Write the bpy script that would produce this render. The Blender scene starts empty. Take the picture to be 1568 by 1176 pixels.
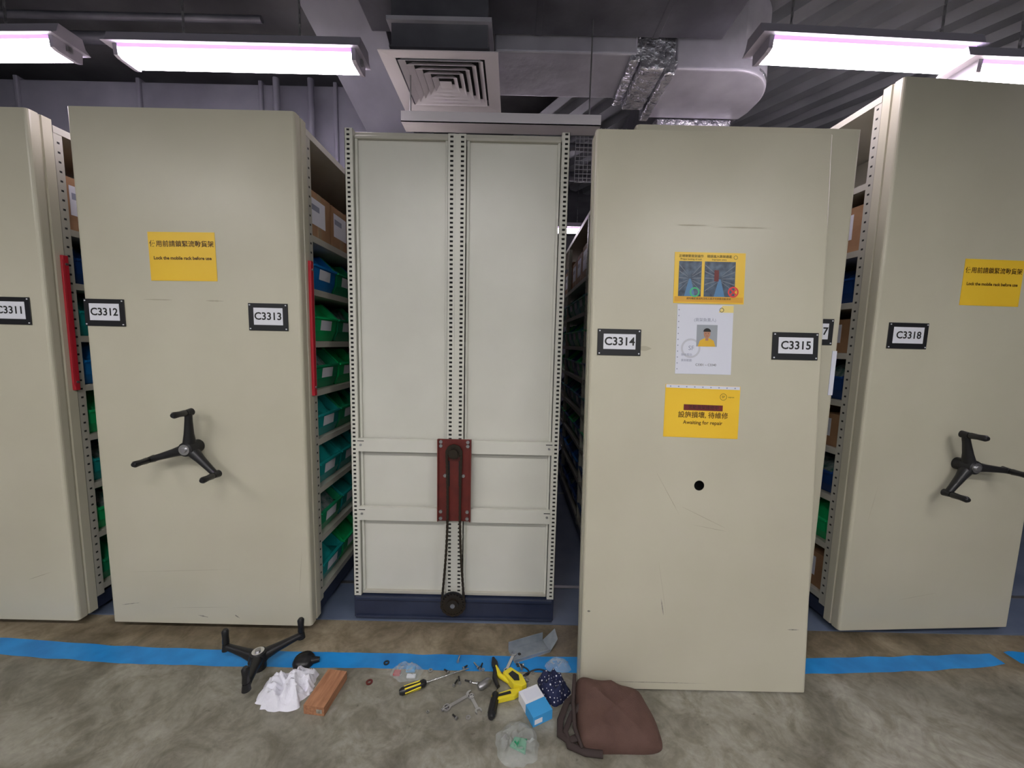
import bpy, math, random
from mathutils import Vector, Matrix, noise
random.seed(7)
S = bpy.context.scene
COL = S.collection
R = math.radians
S.view_settings.view_transform = 'Standard'
S.view_settings.exposure = 0.1

# ------------------------------------------------------------------ materials
def mat(name, col, rough=0.5, metal=0.0, col2=None, scale=8.0, emit=0.0, bump=0.0, bscale=60.0, alpha=1.0, trans=0.0, detail=6.0, lo=0.35, hi=0.65, stretch=None, bdist=0.01):
    m = bpy.data.materials.new(name); m.use_nodes = True
    nt = m.node_tree; b = nt.nodes['Principled BSDF']
    b.inputs['Base Color'].default_value = (*col, 1)
    b.inputs['Roughness'].default_value = rough
    b.inputs['Metallic'].default_value = metal
    b.inputs['Alpha'].default_value = alpha
    b.inputs['Transmission Weight'].default_value = trans
    if emit:
        b.inputs['Emission Color'].default_value = (*col, 1)
        b.inputs['Emission Strength'].default_value = emit
    tc = nt.nodes.new('ShaderNodeTexCoord')
    src = tc.outputs['Object']
    if stretch:
        mp = nt.nodes.new('ShaderNodeMapping'); mp.inputs['Scale'].default_value = stretch
        nt.links.new(src, mp.inputs['Vector']); src = mp.outputs['Vector']
    if col2 is not None:
        n = nt.nodes.new('ShaderNodeTexNoise'); n.inputs['Scale'].default_value = scale; n.inputs['Detail'].default_value = detail
        nt.links.new(src, n.inputs['Vector'])
        r = nt.nodes.new('ShaderNodeValToRGB')
        r.color_ramp.elements[0].position = lo; r.color_ramp.elements[0].color = (*col, 1)
        r.color_ramp.elements[1].position = hi; r.color_ramp.elements[1].color = (*col2, 1)
        nt.links.new(n.outputs['Fac'], r.inputs['Fac']); nt.links.new(r.outputs['Color'], b.inputs['Base Color'])
    if bump:
        n2 = nt.nodes.new('ShaderNodeTexNoise'); n2.inputs['Scale'].default_value = bscale; n2.inputs['Detail'].default_value = 4
        nt.links.new(src, n2.inputs['Vector'])
        bp = nt.nodes.new('ShaderNodeBump'); bp.inputs['Strength'].default_value = bump; bp.inputs['Distance'].default_value = bdist
        nt.links.new(n2.outputs['Fac'], bp.inputs['Height']); nt.links.new(bp.outputs['Normal'], b.inputs['Normal'])
    return m

M_CREAM = mat('cream_paint', (0.52,0.495,0.385), 0.34, col2=(0.575,0.55,0.435), scale=1.6, bump=0.03, bscale=180)
M_CREAM_L = mat('cream_paint_light', (0.61,0.605,0.54), 0.33, col2=(0.65,0.645,0.58), scale=3)
M_CREAM_D = mat('cream_shelf_metal', (0.44,0.425,0.36), 0.45, col2=(0.5,0.485,0.42), scale=4)
M_SCUFF = mat('scuff_mark', (0.16,0.15,0.13), 0.7, col2=(0.36,0.34,0.28), scale=90)
M_SCRATCH = mat('faint_scratch', (0.43,0.40,0.30), 0.6)
M_DARK = mat('hollow_shade', (0.02,0.02,0.02), 0.8)  # near-black stands in for the shade inside slots, holes and channels
M_BLACK = mat('black_plastic', (0.012,0.012,0.014), 0.35)
M_BLACKM = mat('black_metal', (0.02,0.02,0.022), 0.4, 0.3)
M_CHROME = mat('bright_steel', (0.7,0.7,0.72), 0.25, 1.0)
M_STEEL = mat('dull_steel', (0.40,0.40,0.41), 0.4, 0.9)
M_WHITE = mat('white_card', (0.78,0.79,0.86), 0.5)
M_PAPER = mat('white_paper', (0.72,0.74,0.84), 0.45)
M_YEL = mat('yellow_paper', (0.88,0.55,0.03), 0.4, col2=(0.92,0.60,0.04), scale=3)
M_INK = mat('black_ink', (0.01,0.01,0.01), 0.5)
M_INKY = mat('brown_ink', (0.08,0.03,0.0), 0.5)
M_GREYINK = mat('grey_ink', (0.30,0.32,0.42), 0.5)
M_REDINK = mat('dark_red_strip', (0.16,0.02,0.02), 0.5)
M_RED = mat('red_bar', (0.48,0.02,0.035), 0.4)
M_MAROON = mat('maroon_primer', (0.10,0.013,0.010), 0.42, col2=(0.14,0.018,0.013), scale=20)
M_NAVY = mat('navy_base_paint', (0.018,0.025,0.055), 0.33, col2=(0.028,0.038,0.075), scale=6)
M_BLUEFLOOR = mat('blue_floor_bed', (0.10,0.13,0.20), 0.35, col2=(0.14,0.175,0.25), scale=5)
M_GREASE = mat('greasy_chain', (0.05,0.04,0.03), 0.35, 0.7)
M_CARD = mat('cardboard', (0.33,0.18,0.09), 0.8, col2=(0.40,0.23,0.12), scale=12)
M_GREEN = mat('green_bin', (0.01,0.46,0.14), 0.3)
M_DGREEN = mat('dark_green_bin', (0.01,0.28,0.12), 0.3)
M_TEAL = mat('teal_bin', (0.01,0.30,0.29), 0.3)
M_BLUE = mat('blue_bin', (0.01,0.18,0.52), 0.3)
M_NAVYB = mat('navy_bin', (0.01,0.05,0.20), 0.3)
M_STOCK = mat('packed_stock', (0.03,0.12,0.10), 0.25, col2=(0.25,0.28,0.28), scale=30)
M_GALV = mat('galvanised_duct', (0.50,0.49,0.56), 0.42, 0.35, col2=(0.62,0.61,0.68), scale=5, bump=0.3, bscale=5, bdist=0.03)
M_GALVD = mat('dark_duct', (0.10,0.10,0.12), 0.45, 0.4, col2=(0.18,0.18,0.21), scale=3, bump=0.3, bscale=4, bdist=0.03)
M_FOIL = mat('foil_tape', (0.80,0.80,0.84), 0.24, 0.85, col2=(0.55,0.55,0.60), scale=14, bump=1.0, bscale=22, bdist=0.03)
M_DUCTG = mat('lilac_grey_duct', (0.14,0.14,0.175), 0.45, 0.2, col2=(0.22,0.22,0.265), scale=2.2, bump=0.2, bscale=4, bdist=0.03)
M_DIFF = mat('painted_grille', (0.84,0.80,0.83), 0.5)
M_DECK = mat('metal_deck', (0.26,0.27,0.29), 0.45, 0.3, col2=(0.34,0.35,0.38), scale=3)
M_CEIL = mat('ceiling_concrete', (0.09,0.09,0.10), 0.9, col2=(0.15,0.15,0.165), scale=2)
M_HOUS = mat('fixture_housing', (0.36,0.34,0.40), 0.4)
M_TUBE = mat('fluorescent_diffuser', (1.0,0.90,1.0), 0.4, emit=30.0)
M_TUBE2 = mat('aisle_fill_diffuser', (1.0,0.965,0.93), 0.4, emit=62.0)  # strong emission for the added fixtures behind the camera
M_LILAC = mat('lilac_tinge_glow', (0.62,0.34,0.92), 0.4, emit=1.0)  # emission imitates the purple tinge along the tubes' top edge
M_CLOTH = mat('white_rag', (0.80,0.80,0.88), 0.9, bump=0.3, bscale=120)
M_BROWN = mat('brown_fabric', (0.080,0.040,0.030), 0.8, col2=(0.105,0.055,0.042), scale=14, bump=0.25, bscale=260)
M_BROWND = mat('dark_brown_strap', (0.035,0.022,0.020), 0.8)
M_WOOD = mat('wood_block', (0.30,0.13,0.065), 0.7, col2=(0.45,0.22,0.115), scale=6, stretch=(14,2,14))
M_CYEL = mat('yellow_tool_plastic', (0.80,0.66,0.03), 0.35)
M_SKYB = mat('light_blue_carton', (0.05,0.34,0.72), 0.5)
M_CLEAR = mat('clear_polybag', (0.70,0.76,0.76), 0.10, alpha=0.26)
M_GSHEET = mat('grey_sheet_metal', (0.20,0.23,0.26), 0.42, 0.25, col2=(0.27,0.30,0.33), scale=20)
M_SKIN = mat('printed_skin', (0.45,0.22,0.13), 0.5)
M_PHOTO = mat('printed_corridor', (0.015,0.03,0.06), 0.4, col2=(0.08,0.13,0.20), scale=40)
M_PHOTOL = mat('printed_bluefloor', (0.08,0.22,0.42), 0.4)
M_PHOTOS = mat('printed_shelves', (0.16,0.19,0.24), 0.4)
M_GRING = mat('green_ring', (0.05,0.5,0.2), 0.4)
M_REDR = mat('red_ring', (0.75,0.04,0.04), 0.4)

def dots_mat():
    m = mat('navy_polka_fabric', (0.01,0.015,0.06), 0.85)
    nt = m.node_tree; b = nt.nodes['Principled BSDF']
    tc = nt.nodes.new('ShaderNodeTexCoord'); v = nt.nodes.new('ShaderNodeTexVoronoi'); v.inputs['Scale'].default_value = 75
    v.inputs['Randomness'].default_value = 0.3
    r = nt.nodes.new('ShaderNodeValToRGB'); r.color_ramp.interpolation = 'CONSTANT'
    r.color_ramp.elements[0].color = (0.75,0.75,0.8,1); r.color_ramp.elements[1].position = 0.25; r.color_ramp.elements[1].color = (0.01,0.015,0.06,1)
    nt.links.new(tc.outputs['Object'], v.inputs['Vector']); nt.links.new(v.outputs['Distance'], r.inputs['Fac']); nt.links.new(r.outputs['Color'], b.inputs['Base Color'])
    return m
M_DOTS = dots_mat()

def concrete():
    m = bpy.data.materials.new('worn_concrete'); m.use_nodes = True
    nt = m.node_tree; b = nt.nodes['Principled BSDF']; N = nt.nodes.new; L = nt.links.new
    tc = N('ShaderNodeTexCoord')
    def nz(scale,det,rough=.55,dist=0):
        a=N('ShaderNodeTexNoise'); a.inputs['Scale'].default_value=scale; a.inputs['Detail'].default_value=det; a.inputs['Roughness'].default_value=rough; a.inputs['Distortion'].default_value=dist
        L(tc.outputs['Object'], a.inputs['Vector']); return a
    def ramp(src,p0,c0,p1,c1):
        r=N('ShaderNodeValToRGB'); e=r.color_ramp.elements; e[0].position=p0; e[0].color=(*c0,1); e[1].position=p1; e[1].color=(*c1,1); L(src.outputs['Fac'],r.inputs['Fac']); return r
    def mul(a,bb,fac=1):
        m2=N('ShaderNodeMix'); m2.data_type='RGBA'; m2.blend_type='MULTIPLY'; m2.inputs['Factor'].default_value=fac
        L(a,m2.inputs['A']); L(bb,m2.inputs['B']); return m2.outputs['Result']
    a = nz(1.9,9,.62,.8); c = nz(45,5); d = nz(7,8,.7,1.2); g=nz(22,3,.6)
    r = ramp(a,.34,(0.150,0.142,0.112),.66,(0.38,0.37,0.32)); k=r.color_ramp.elements.new(0.5); k.color=(0.25,0.238,0.196,1)
    r2 = ramp(c,.35,(.88,.88,.88),.65,(1.06,1.06,1.06))
    r3 = ramp(d,.38,(.70,.68,.63),.56,(1.05,1.05,1.05))
    r4 = ramp(g,.24,(.35,.33,.30),.33,(1,1,1))
    col = mul(mul(mul(r.outputs['Color'],r2.outputs['Color']),r3.outputs['Color']),r4.outputs['Color'],.8)
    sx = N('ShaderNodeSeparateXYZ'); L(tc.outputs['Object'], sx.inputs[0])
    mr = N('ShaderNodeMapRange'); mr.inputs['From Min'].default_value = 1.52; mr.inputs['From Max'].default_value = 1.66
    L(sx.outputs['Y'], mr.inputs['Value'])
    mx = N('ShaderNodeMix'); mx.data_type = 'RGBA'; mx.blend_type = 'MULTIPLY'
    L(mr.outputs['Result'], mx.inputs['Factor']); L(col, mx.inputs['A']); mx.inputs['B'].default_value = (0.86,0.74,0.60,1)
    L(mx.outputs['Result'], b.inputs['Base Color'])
    rr = N('ShaderNodeMapRange'); rr.inputs['To Min'].default_value = 0.24; rr.inputs['To Max'].default_value = 0.48
    L(a.outputs['Fac'], rr.inputs['Value']); L(rr.outputs['Result'], b.inputs['Roughness'])
    bp = N('ShaderNodeBump'); bp.inputs['Strength'].default_value = 0.06; bp.inputs['Distance'].default_value = 0.004
    L(c.outputs['Fac'], bp.inputs['Height']); L(bp.outputs['Normal'], b.inputs['Normal'])
    return m
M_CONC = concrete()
M_TAPE = mat('blue_line_paint', (0.01,0.20,0.55), 0.4, col2=(0.015,0.27,0.68), scale=9)

# ------------------------------------------------------------------ mesh builder
class MB:
    def __init__(s): s.v=[]; s.f=[]; s.m=[]; s.mats=[]; s.sm=[]
    def mi(s, m):
        if m not in s.mats: s.mats.append(m)
        return s.mats.index(m)
    def add(s, vs, fs, m, smooth=False, M=None):
        o=len(s.v); i=s.mi(m)
        for p in vs: s.v.append(M@Vector(p) if M else Vector(p))
        for f in fs: s.f.append([o+k for k in f]); s.m.append(i); s.sm.append(smooth)
    def box(s,x0,x1,y0,y1,z0,z1,m,M=None):
        s.add([(x0,y0,z0),(x1,y0,z0),(x1,y1,z0),(x0,y1,z0),(x0,y0,z1),(x1,y0,z1),(x1,y1,z1),(x0,y1,z1)],
              [(3,2,1,0),(4,5,6,7),(0,1,5,4),(1,2,6,5),(2,3,7,6),(3,0,4,7)],m,M=M)
    def prism(s,poly,a,b,m,axis='z',M=None):
        n=len(poly)
        def P(q,t):
            if axis=='z': return (q[0],q[1],t)
            if axis=='y': return (q[0],t,q[1])
            return (t,q[0],q[1])
        vs=[P(q,a) for q in poly]+[P(q,b) for q in poly]
        fs=[tuple(range(n))[::-1], tuple(range(n,2*n))]+[(i,(i+1)%n,n+(i+1)%n,n+i) for i in range(n)]
        s.add(vs,fs,m,M=M)
    def tube(s,pts,rad,m,seg=12,M=None,smooth=True,flat=1.0):
        pts=[Vector(p) for p in pts]; n=len(pts)
        if not hasattr(rad,'__len__'): rad=[rad]*n
        vs=[];fs=[]
        up=None
        for i,p in enumerate(pts):
            t=(pts[min(i+1,n-1)]-pts[max(i-1,0)]).normalized()
            if up is None:
                up=Vector((0,0,1)) if abs(t.z)<0.9 else Vector((1,0,0))
            a=t.cross(up).normalized(); up=a.cross(t).normalized()
            for k in range(seg):
                an=2*math.pi*k/seg
                vs.append(p+a*math.cos(an)*rad[i]+up*math.sin(an)*rad[i]*flat)
        for i in range(n-1):
            for k in range(seg):
                fs.append((i*seg+k,i*seg+(k+1)%seg,(i+1)*seg+(k+1)%seg,(i+1)*seg+k))
        s.add(vs,fs,m,smooth,M)
        s.add([vs[k] for k in range(seg)],[tuple(range(seg))[::-1]],m,False,M)
        s.add([vs[(n-1)*seg+k] for k in range(seg)],[tuple(range(seg))],m,False,M)
    def disc(s,c,r,m,seg=24,y=True,M=None,r2=0):
        if r2==0:
            s.add([(c[0]+r*math.cos(2*math.pi*k/seg),c[1],c[2]+r*math.sin(2*math.pi*k/seg)) for k in range(seg)],[tuple(range(seg))],m,M=M)
        else:
            vs=[(c[0]+q*math.cos(2*math.pi*k/seg),c[1],c[2]+q*math.sin(2*math.pi*k/seg)) for q in (r,r2) for k in range(seg)]
            s.add(vs,[(k,(k+1)%seg,seg+(k+1)%seg,seg+k) for k in range(seg)],m,M=M)
    def quad(s,x0,x1,z0,z1,y,m):
        s.add([(x0,y,z0),(x1,y,z0),(x1,y,z1),(x0,y,z1)],[(0,1,2,3)],m)
    def done(s,name,parent=None,M=None,bevel=0,seg=2,subsurf=0):
        me=bpy.data.meshes.new(name); me.from_pydata([tuple(v) for v in s.v],[],s.f)
        for m in s.mats: me.materials.append(m)
        for p,i,k in zip(me.polygons,s.m,s.sm): p.material_index=i; p.use_smooth=k
        me.update()
        o=bpy.data.objects.new(name,me); COL.objects.link(o)
        if parent: o.parent=parent
        if M is not None: o.matrix_local=M
        if bevel:
            b=o.modifiers.new('bevel','BEVEL'); b.width=bevel; b.segments=seg; b.limit_method='ANGLE'; b.angle_limit=R(40)
        if subsurf:
            b=o.modifiers.new('sub','SUBSURF'); b.levels=subsurf; b.render_levels=subsurf
        return o
def empty(name,M=Matrix.Identity(4)):
    o=bpy.data.objects.new(name,None); COL.objects.link(o); o.matrix_world=M; o.empty_display_size=0.1
    return o
def text(body,size,x,y,z,parent,m,align='CENTER',name='lettering',bold=0.0,sx=1.0):
    cu=bpy.data.curves.new(name,'FONT'); cu.body=body; cu.size=size; cu.align_x=align; cu.align_y='CENTER'
    cu.offset=bold; cu.resolution_u=3
    t=bpy.data.objects.new(name+'_tmp',cu); COL.objects.link(t)
    bpy.context.view_layer.update()
    me=bpy.data.meshes.new_from_object(t.evaluated_get(bpy.context.evaluated_depsgraph_get()))
    bpy.data.objects.remove(t)
    me.materials.clear(); me.materials.append(m)
    o=bpy.data.objects.new(name,me); COL.objects.link(o); o.parent=parent
    o.matrix_local=Matrix.Translation((x,y,z))@Matrix.Rotation(R(90),4,'X')@Matrix.Diagonal((sx,1,1,1))
    return o
T=Matrix.Translation
def Rot(a,ax): return Matrix.Rotation(R(a),4,ax)

# ------------------------------------------------------------------ room
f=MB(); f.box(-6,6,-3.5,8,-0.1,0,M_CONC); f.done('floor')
c=MB(); c.box(-6,6,-3.5,8,3.62,3.72,M_CEIL); c.done('ceiling')
M_WALL=mat('grey_wall',(0.16,0.16,0.18),0.8,col2=(0.21,0.21,0.23),scale=2)
w=MB(); w.box(-6,6,8,8.1,0,3.62,M_WALL); w.done('wall_back')
w=MB(); w.box(-6.1,-6,-3.5,8,0,3.62,M_WALL); w.done('wall_left')
w=MB(); w.box(6,6.1,-3.5,8,0,3.62,M_WALL); w.done('wall_right')
b=MB(); b.box(-5.5,5.5,1.845,7.5,0.0005,0.006,M_BLUEFLOOR)
for y in (2.15,3.6,5.0): b.box(-5.4,5.4,y-0.012,y+0.012,0.006,0.009,M_STEEL)
b.done('floor_track_bed')

pts=[(-3.6,1.65,.045),(-2.9,1.64,.045),(-2.33,1.633,.046),(-1.98,1.612,.045),(-1.69,1.598,.046),(-1.2,1.592,.044),(-0.6,1.598,.042),(0,1.596,.043),(0.7,1.605,.044),(1.395,1.622,.043),(1.9,1.650,.042),(2.27,1.679,.036),(2.34,1.69,.03)]
tp=MB(); vs=[]
def interp(x):
    for a,b_ in zip(pts,pts[1:]):
        if a[0]<=x<=b_[0]:
            t=(x-a[0])/(b_[0]-a[0]); return a[1]+(b_[1]-a[1])*t, a[2]+(b_[2]-a[2])*t
    return pts[-1][1:]
N=240
for i in range(N+1):
    x=-3.6+(5.94)*i/N; y,h=interp(x)
    n1=noise.noise(Vector((x*9,0,3)))*0.006; n2=noise.noise(Vector((x*9,5,3)))*0.006
    vs+= [(x,y-h+n1,0.0009),(x,y+h+n2,0.0009)]
tp.add(vs,[(2*i,2*i+2,2*i+3,2*i+1) for i in range(N)],M_TAPE)
vs=[]
for i in range(31):
    x=2.42+0.8*i/30; y=1.70+0.05*(x-2.42); n1=noise.noise(Vector((x*12,1,3)))*0.01
    vs+=[(x,y-0.035+n1,0.0009),(x,y+0.03-n1,0.0009)]
tp.add(vs,[(2*i,2*i+2,2*i+3,2*i+1) for i in range(30)],M_TAPE)
tp.done('painted_floor_line')

# ------------------------------------------------------------------ racks
SH=[.15,.43,.69,.94,1.19,1.43,1.68,1.93]
def panel_section(w,d=0.09):
    pts=[]
    r=0.014
    for k in range(5):
        a=math.pi+ math.pi/2*k/4
        pts.append((r+r*math.cos(a), r+r*math.sin(a)))
    for k in range(5):
        a=1.5*math.pi+math.pi/2*k/4
        pts.append((w-r+r*math.cos(a), r+r*math.sin(a)))
    pts+=[(w,.040),(w-.006,.043),(w-.006,.050),(w,.053),(w,d),(w-.02,d),(w-.02,.03),(.02,.03),(.02,d),(0,d),(0,.053),(.006,.050),(.006,.043),(0,.040)]
    return pts
def slotted(mb,x0,x1,y,z0,z1,m=M_CREAM_L,pitch=0.021,hole=0.010,lip=0.009):
    mb.box(x0,x0+lip,y,y+.003,z0,z1,m); mb.box(x1-lip,x1,y,y+.003,z0,z1,m)
    z=z0
    while z<z1:
        mb.box(x0+lip,x1-lip,y,y+.003,z,min(z+pitch-hole,z1),m); z+=pitch
    mb.box(x0+.002,x1-.002,y+.008,y+.010,z0,z1,M_DARK)  # dark sheet put in as shade behind the slots

def rack_body(root,w,h,y0,L,shelves):
    mb=MB()
    ys=[y0+i*(L/3) for i in range(4)]
    for y in ys:
        for x in (0.004,w-0.034):
            mb.box(x,x+.03,y,y+.035,.10,h,M_CREAM_D)
            xs = x-0.0006 if x<w/2 else x+.0306
            z=.16
            while z<h-.05:
                mb.add([(xs,y+.012,z),(xs,y+.023,z),(xs,y+.023,z+.009),(xs,y+.012,z+.009)],[(0,1,2,3)],M_DARK); z+=.042
        mb.box(w/2-.02,w/2+.02,y,y+.035,.10,h,M_CREAM_D)
    for z in shelves:
        mb.box(.006,w-.006,y0+.001,y0+L+.03,z-.03,z,M_CREAM_D)
    mb.box(.002,w-.002,y0,y0+L+.035,h-.03,h,M_CREAM_D)
    mb.box(w/2-.004,w/2+.004,y0+.04,y0+L,.12,h-.04,M_CREAM_D)
    mb.done('shelving_body',root)
    bm=MB(); bm.box(.02,w-.02,y0,y0+L,.03,.10,M_NAVY)
    for y in (y0+.35,y0+L-.9):
        for x in (.12,w-.12): bm.tube([(x-.02,y,.046),(x+.02,y,.046)],.036,M_STEEL,16)
    bm.done('carriage_base',root)

def rack(name,M,w,h,L=2.8,extra=()):
    root=empty(name,M)
    mb=MB(); mb.prism(panel_section(w),.04,h,M_CREAM)
    mb.box(.004,w-.004,.004,.088,h-.004,h-.001,M_CREAM)
    mb.done('end_panel',root)
    rack_body(root,w,h-.02,.095,L,SH+list(extra))
    return root
def label(M,x0,x1,z0,z1,s,y=0.0):
    root=empty('rack_label_plate',M)
    mb=MB(); mb.box(x0,x1,y-.004,y-.0006,z0,z1,M_BLACK)
    mb.box(x0+.024,x1-.022,y-.0055,y-.004,z0+.025,z1-.02,M_WHITE)
    for x in (x0+.008,x1-.008):
        for z in (z0+.008,z1-.008): mb.tube([(x,y-.0065,z),(x,y-.004,z)],.003,M_WHITE,8)
    mb.done('plate',root,bevel=.001,seg=1)
    text(s,.046,(x0+x1)/2+.001,y-.0062,(z0+z1)/2+.002,root,M_INK,bold=.001,name='code')
def crank(M,angs,name='crank_handle'):
    root=empty(name,M); mb=MB()
    mb.tube([(0,.0295,0),(0,-.01,0)],.03,M_BLACKM,20); mb.tube([(0,-.01,0),(0,-.045,0)],[.040,.032],M_BLACKM,20)
    mb.tube([(0,-.045,0),(0,-.051,0)],.024,M_CHROME,20); mb.tube([(0,-.051,0),(0,-.057,0)],.012,M_STEEL,6)
    for a in angs:
        d=Vector((math.cos(R(a)),0,math.sin(R(a))))
        p=[d*.02+Vector((0,-.022,0)),d*.07+Vector((0,-.028,0)),d*.13+Vector((0,-.034,0)),d*.176+Vector((0,-.038,0))]
        mb.tube(p,[.026,.019,.015,.014],M_BLACKM,12)
        e=d*.170
        mb.tube([e+Vector((0,-.022,0)),e+Vector((0,-.052,0))],[.017,.013],M_BLACKM,14)
        mb.tube([e+Vector((0,-.050,0)),e+Vector((0,-.058,0)),e+Vector((0,-.085,0)),e+Vector((0,-.112,0)),e+Vector((0,-.120,0))],[.009,.0145,.0125,.0145,.009],M_BLACK,14)
    mb.done('spokes_and_grips',root)
    return root
def lockbar(root,x,y,z0,z1):
    mb=MB(); mb.box(x-.004,x+.012,y,y+.022,z0,z1,M_RED); mb.box(x+.002,x+.012,y-.004,y,z0+.02,z1-.02,M_RED)
    mb.tube([(x+.012,y+.011,z0+.04),(x+.016,y+.011,z0+.04)],.006,M_STEEL,8); mb.tube([(x+.012,y+.011,z1-.04),(x+.016,y+.011,z1-.04)],.006,M_STEEL,8)
    mb.done('lock_bar',root,bevel=.002)
def scuffs(root,lst,y=-.0006,name='scuffs'):
    mb=MB()
    for (x,z,L,a,wd,m) in lst:
        n=8; vs=[]
        for i in range(n+1):
            t=i/n; px=x+math.cos(R(a))*L*t; pz=z+math.sin(R(a))*L*t; k=wd*math.sin(math.pi*(.05+.9*t))*(0.6+0.8*random.random())
            vs+=[(px+math.sin(R(a))*k,y,pz-math.cos(R(a))*k),(px-math.sin(R(a))*k,y,pz+math.cos(R(a))*k)]
        mb.add(vs,[(2*i,2*i+2,2*i+3,2*i+1) for i in range(n)],m)
    mb.done(name,root)

M1=T((-3.07,1.75,0)); M2=T((-1.93,1.75,0)); M4=T((.503,1.735,0)); M5=T((1.672,1.80,0))@Rot(3.4,'Z')
r1=rack('mobile_shelving_rack',M1,.97,2.395); lockbar(r1,.972,.072,1.17,1.80)
r2=rack('mobile_shelving_rack',M2,.975,2.405); lockbar(r2,.977,.072,1.17,1.80)
r4=rack('mobile_shelving_rack',M4,.955,2.375)
r5=rack('mobile_shelving_rack',M5,.925,2.63,extra=(2.24,))
scuffs(r2,[(.05,.13,.09,8,.002,M_SCUFF),(.42,.085,.05,-12,.003,M_SCUFF),(.60,.09,.03,-35,.003,M_SCUFF),(.30,.12,.30,2,.0012,M_SCRATCH),(.27,1.60,.13,0,.003,M_SCRATCH),(.55,1.60,.08,0,.003,M_SCRATCH),(.1,.3,.5,3,.001,M_SCRATCH),(.92,.2,.25,85,.001,M_SCRATCH)])
scuffs(r1,[(.75,.25,.12,20,.002,M_SCRATCH),(.6,.9,.12,60,.001,M_SCRATCH)])
scuffs(r5,[(.3,.2,.2,10,.001,M_SCRATCH),(.08,.6,.2,80,.001,M_SCRATCH)])
label(M1,.72,.90,1.475,1.597,'C3311'); label(M2,.003,.184,1.477,1.597,'C3312'); label(M2,.74,.917,1.473,1.594,'C3313')
label(M4,.745,.922,1.465,1.58,'C3317'); label(M5,.065,.262,1.457,1.577,'C3318')
crank(M2@T((.475,-.030,.935)),(83,-42,197)); crank(M5@T((.505,-.030,.91)),(113,228,-5))
crank(T((-1.082,1.545,.0305))@Rot(-90,'X'),(168,42,-70))

def lock_sign(M,x0,x1,z0,z1):
    root=empty('lock_rack_notice',M); mb=MB(); mb.box(x0,x1,-.0016,-.0006,z0,z1,M_YEL); mb.done('sheet',root)
    cx=(x0+x1)/2
    text('使用前請鎖緊流動貨架',.0285,cx,-.0021,z1-.052,root,M_INKY,bold=.0004,name='headline')
    text('Lock the mobile rack before use',.0195,cx,-.0021,z1-.112,root,M_INKY,bold=.0006,name='subline')
lock_sign(M2@T((.313,0,1.68))@Rot(-.6,'Y')@T((-.313,0,-1.68)),.313,.608,1.683,1.893)
lock_sign(M5,.40,.697,1.665,1.875)

# ------------------------------------------------------------------ stripped rack (panel removed)
FX0,FX1,FY=-.79,.24,1.86
r3=empty('stripped_mobile_rack',T((FX0,FY,0))); W=FX1-FX0
mb=MB(); 
for x0 in (0,W-.032): slotted(mb,x0,x0+.032,0,.13,2.40)
cx=W/2
slotted(mb,cx-.041,cx-.008,0,.13,2.385); slotted(mb,cx+.008,cx+.041,0,.13,2.385)
mb.box(cx-.008,cx+.008,.002,.006,.13,2.385,M_CREAM_L)
mb.box(.032,.036,0,.03,.13,2.40,M_CREAM_L); mb.box(W-.036,W-.032,0,.03,.13,2.40,M_CREAM_L)
mb.box(0,.002,0,.05,.13,2.40,M_CREAM_L); mb.box(W-.002,W,0,.05,.13,2.40,M_CREAM_L)
mb.done('slotted_uprights',r3)
mb=MB()
for a,b_ in ((.040,cx-.044),(cx+.044,W-.040)):
    mb.box(a,b_,.028,.034,.14,2.37,M_CREAM_L)
    mb.box(a,a+.012,.016,.028,.14,2.37,M_CREAM_L); mb.box(b_-.012,b_,.016,.028,.14,2.37,M_CREAM_L)
    mb.box(a,b_,.012,.028,2.362,2.375,M_CREAM_D); mb.box(a,b_,.012,.028,.135,.15,M_CREAM_D)
mb.box(0.0,W,.034,.06,2.375,2.40,M_CREAM_D)
mb.done('end_sheets',r3,bevel=.001,seg=1)
mb=MB()
for z0,z1 in ((.893,.959),(.538,.608)):
    for a,b_ in ((.034,cx-.082),(cx+.082,W-.034)):
        mb.box(a,b_,-.005,-.001,z0,z1,M_CREAM_L); mb.box(a,b_,-.001,.014,z1-.003,z1,M_CREAM_L); mb.box(a,b_,-.001,.014,z0,z0+.003,M_CREAM_L)
    for x in (.05,W-.05): 
        mb.tube([(x,-.009,(z0+z1)/2),(x,-.005,(z0+z1)/2)],.006,M_STEEL,8)
        mb.box(x-.016,x+.016,-.0056,-.005,(z0+z1)/2+.018,(z0+z1)/2+.022,M_DARK)
mb.done('cross_rails',r3)
mb=MB(); py=-.012
mb.box(cx-.083,cx+.083,py-.006,py,.55,.968,M_MAROON)
mb.box(cx-.083,cx-.077,py-.016,py-.006,.55,.968,M_MAROON); mb.box(cx+.077,cx+.083,py-.016,py-.006,.55,.968,M_MAROON)
for x,z in ((-.066,.955),(.066,.955),(-.066,.935),(.066,.935),(-.045,.785),(.045,.785),(-.066,.60),(.066,.60),(-.066,.565),(.066,.565)):
    mb.tube([(cx+x,py-.013,z),(cx+x,py-.006,z)],.009,M_STEEL,6)
for x in (-.026,.026): mb.box(cx+x-.004,cx+x+.004,py-.0075,py-.006,.73,.86,M_DARK)
mb.done('gearbox_plate',r3,bevel=.0015)
def sprocket(mb,x,z,r,y0,y1,teeth):
    poly=[]
    for k in range(teeth*2):
        rr=r if k%2 else r*.88; a=math.pi*k/teeth
        poly+= [(x+rr*math.cos(a-.06),z+rr*math.sin(a-.06)),(x+rr*math.cos(a+.06),z+rr*math.sin(a+.06))]
    mb.prism(poly,y0,y1,M_GREASE,'y')
mb=MB(); sprocket(mb,cx,.905,.034,py-.022,py-.016,14); mb.tube([(cx,py-.04,.905),(cx,py,.905)],.012,M_BLACKM,12)
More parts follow.
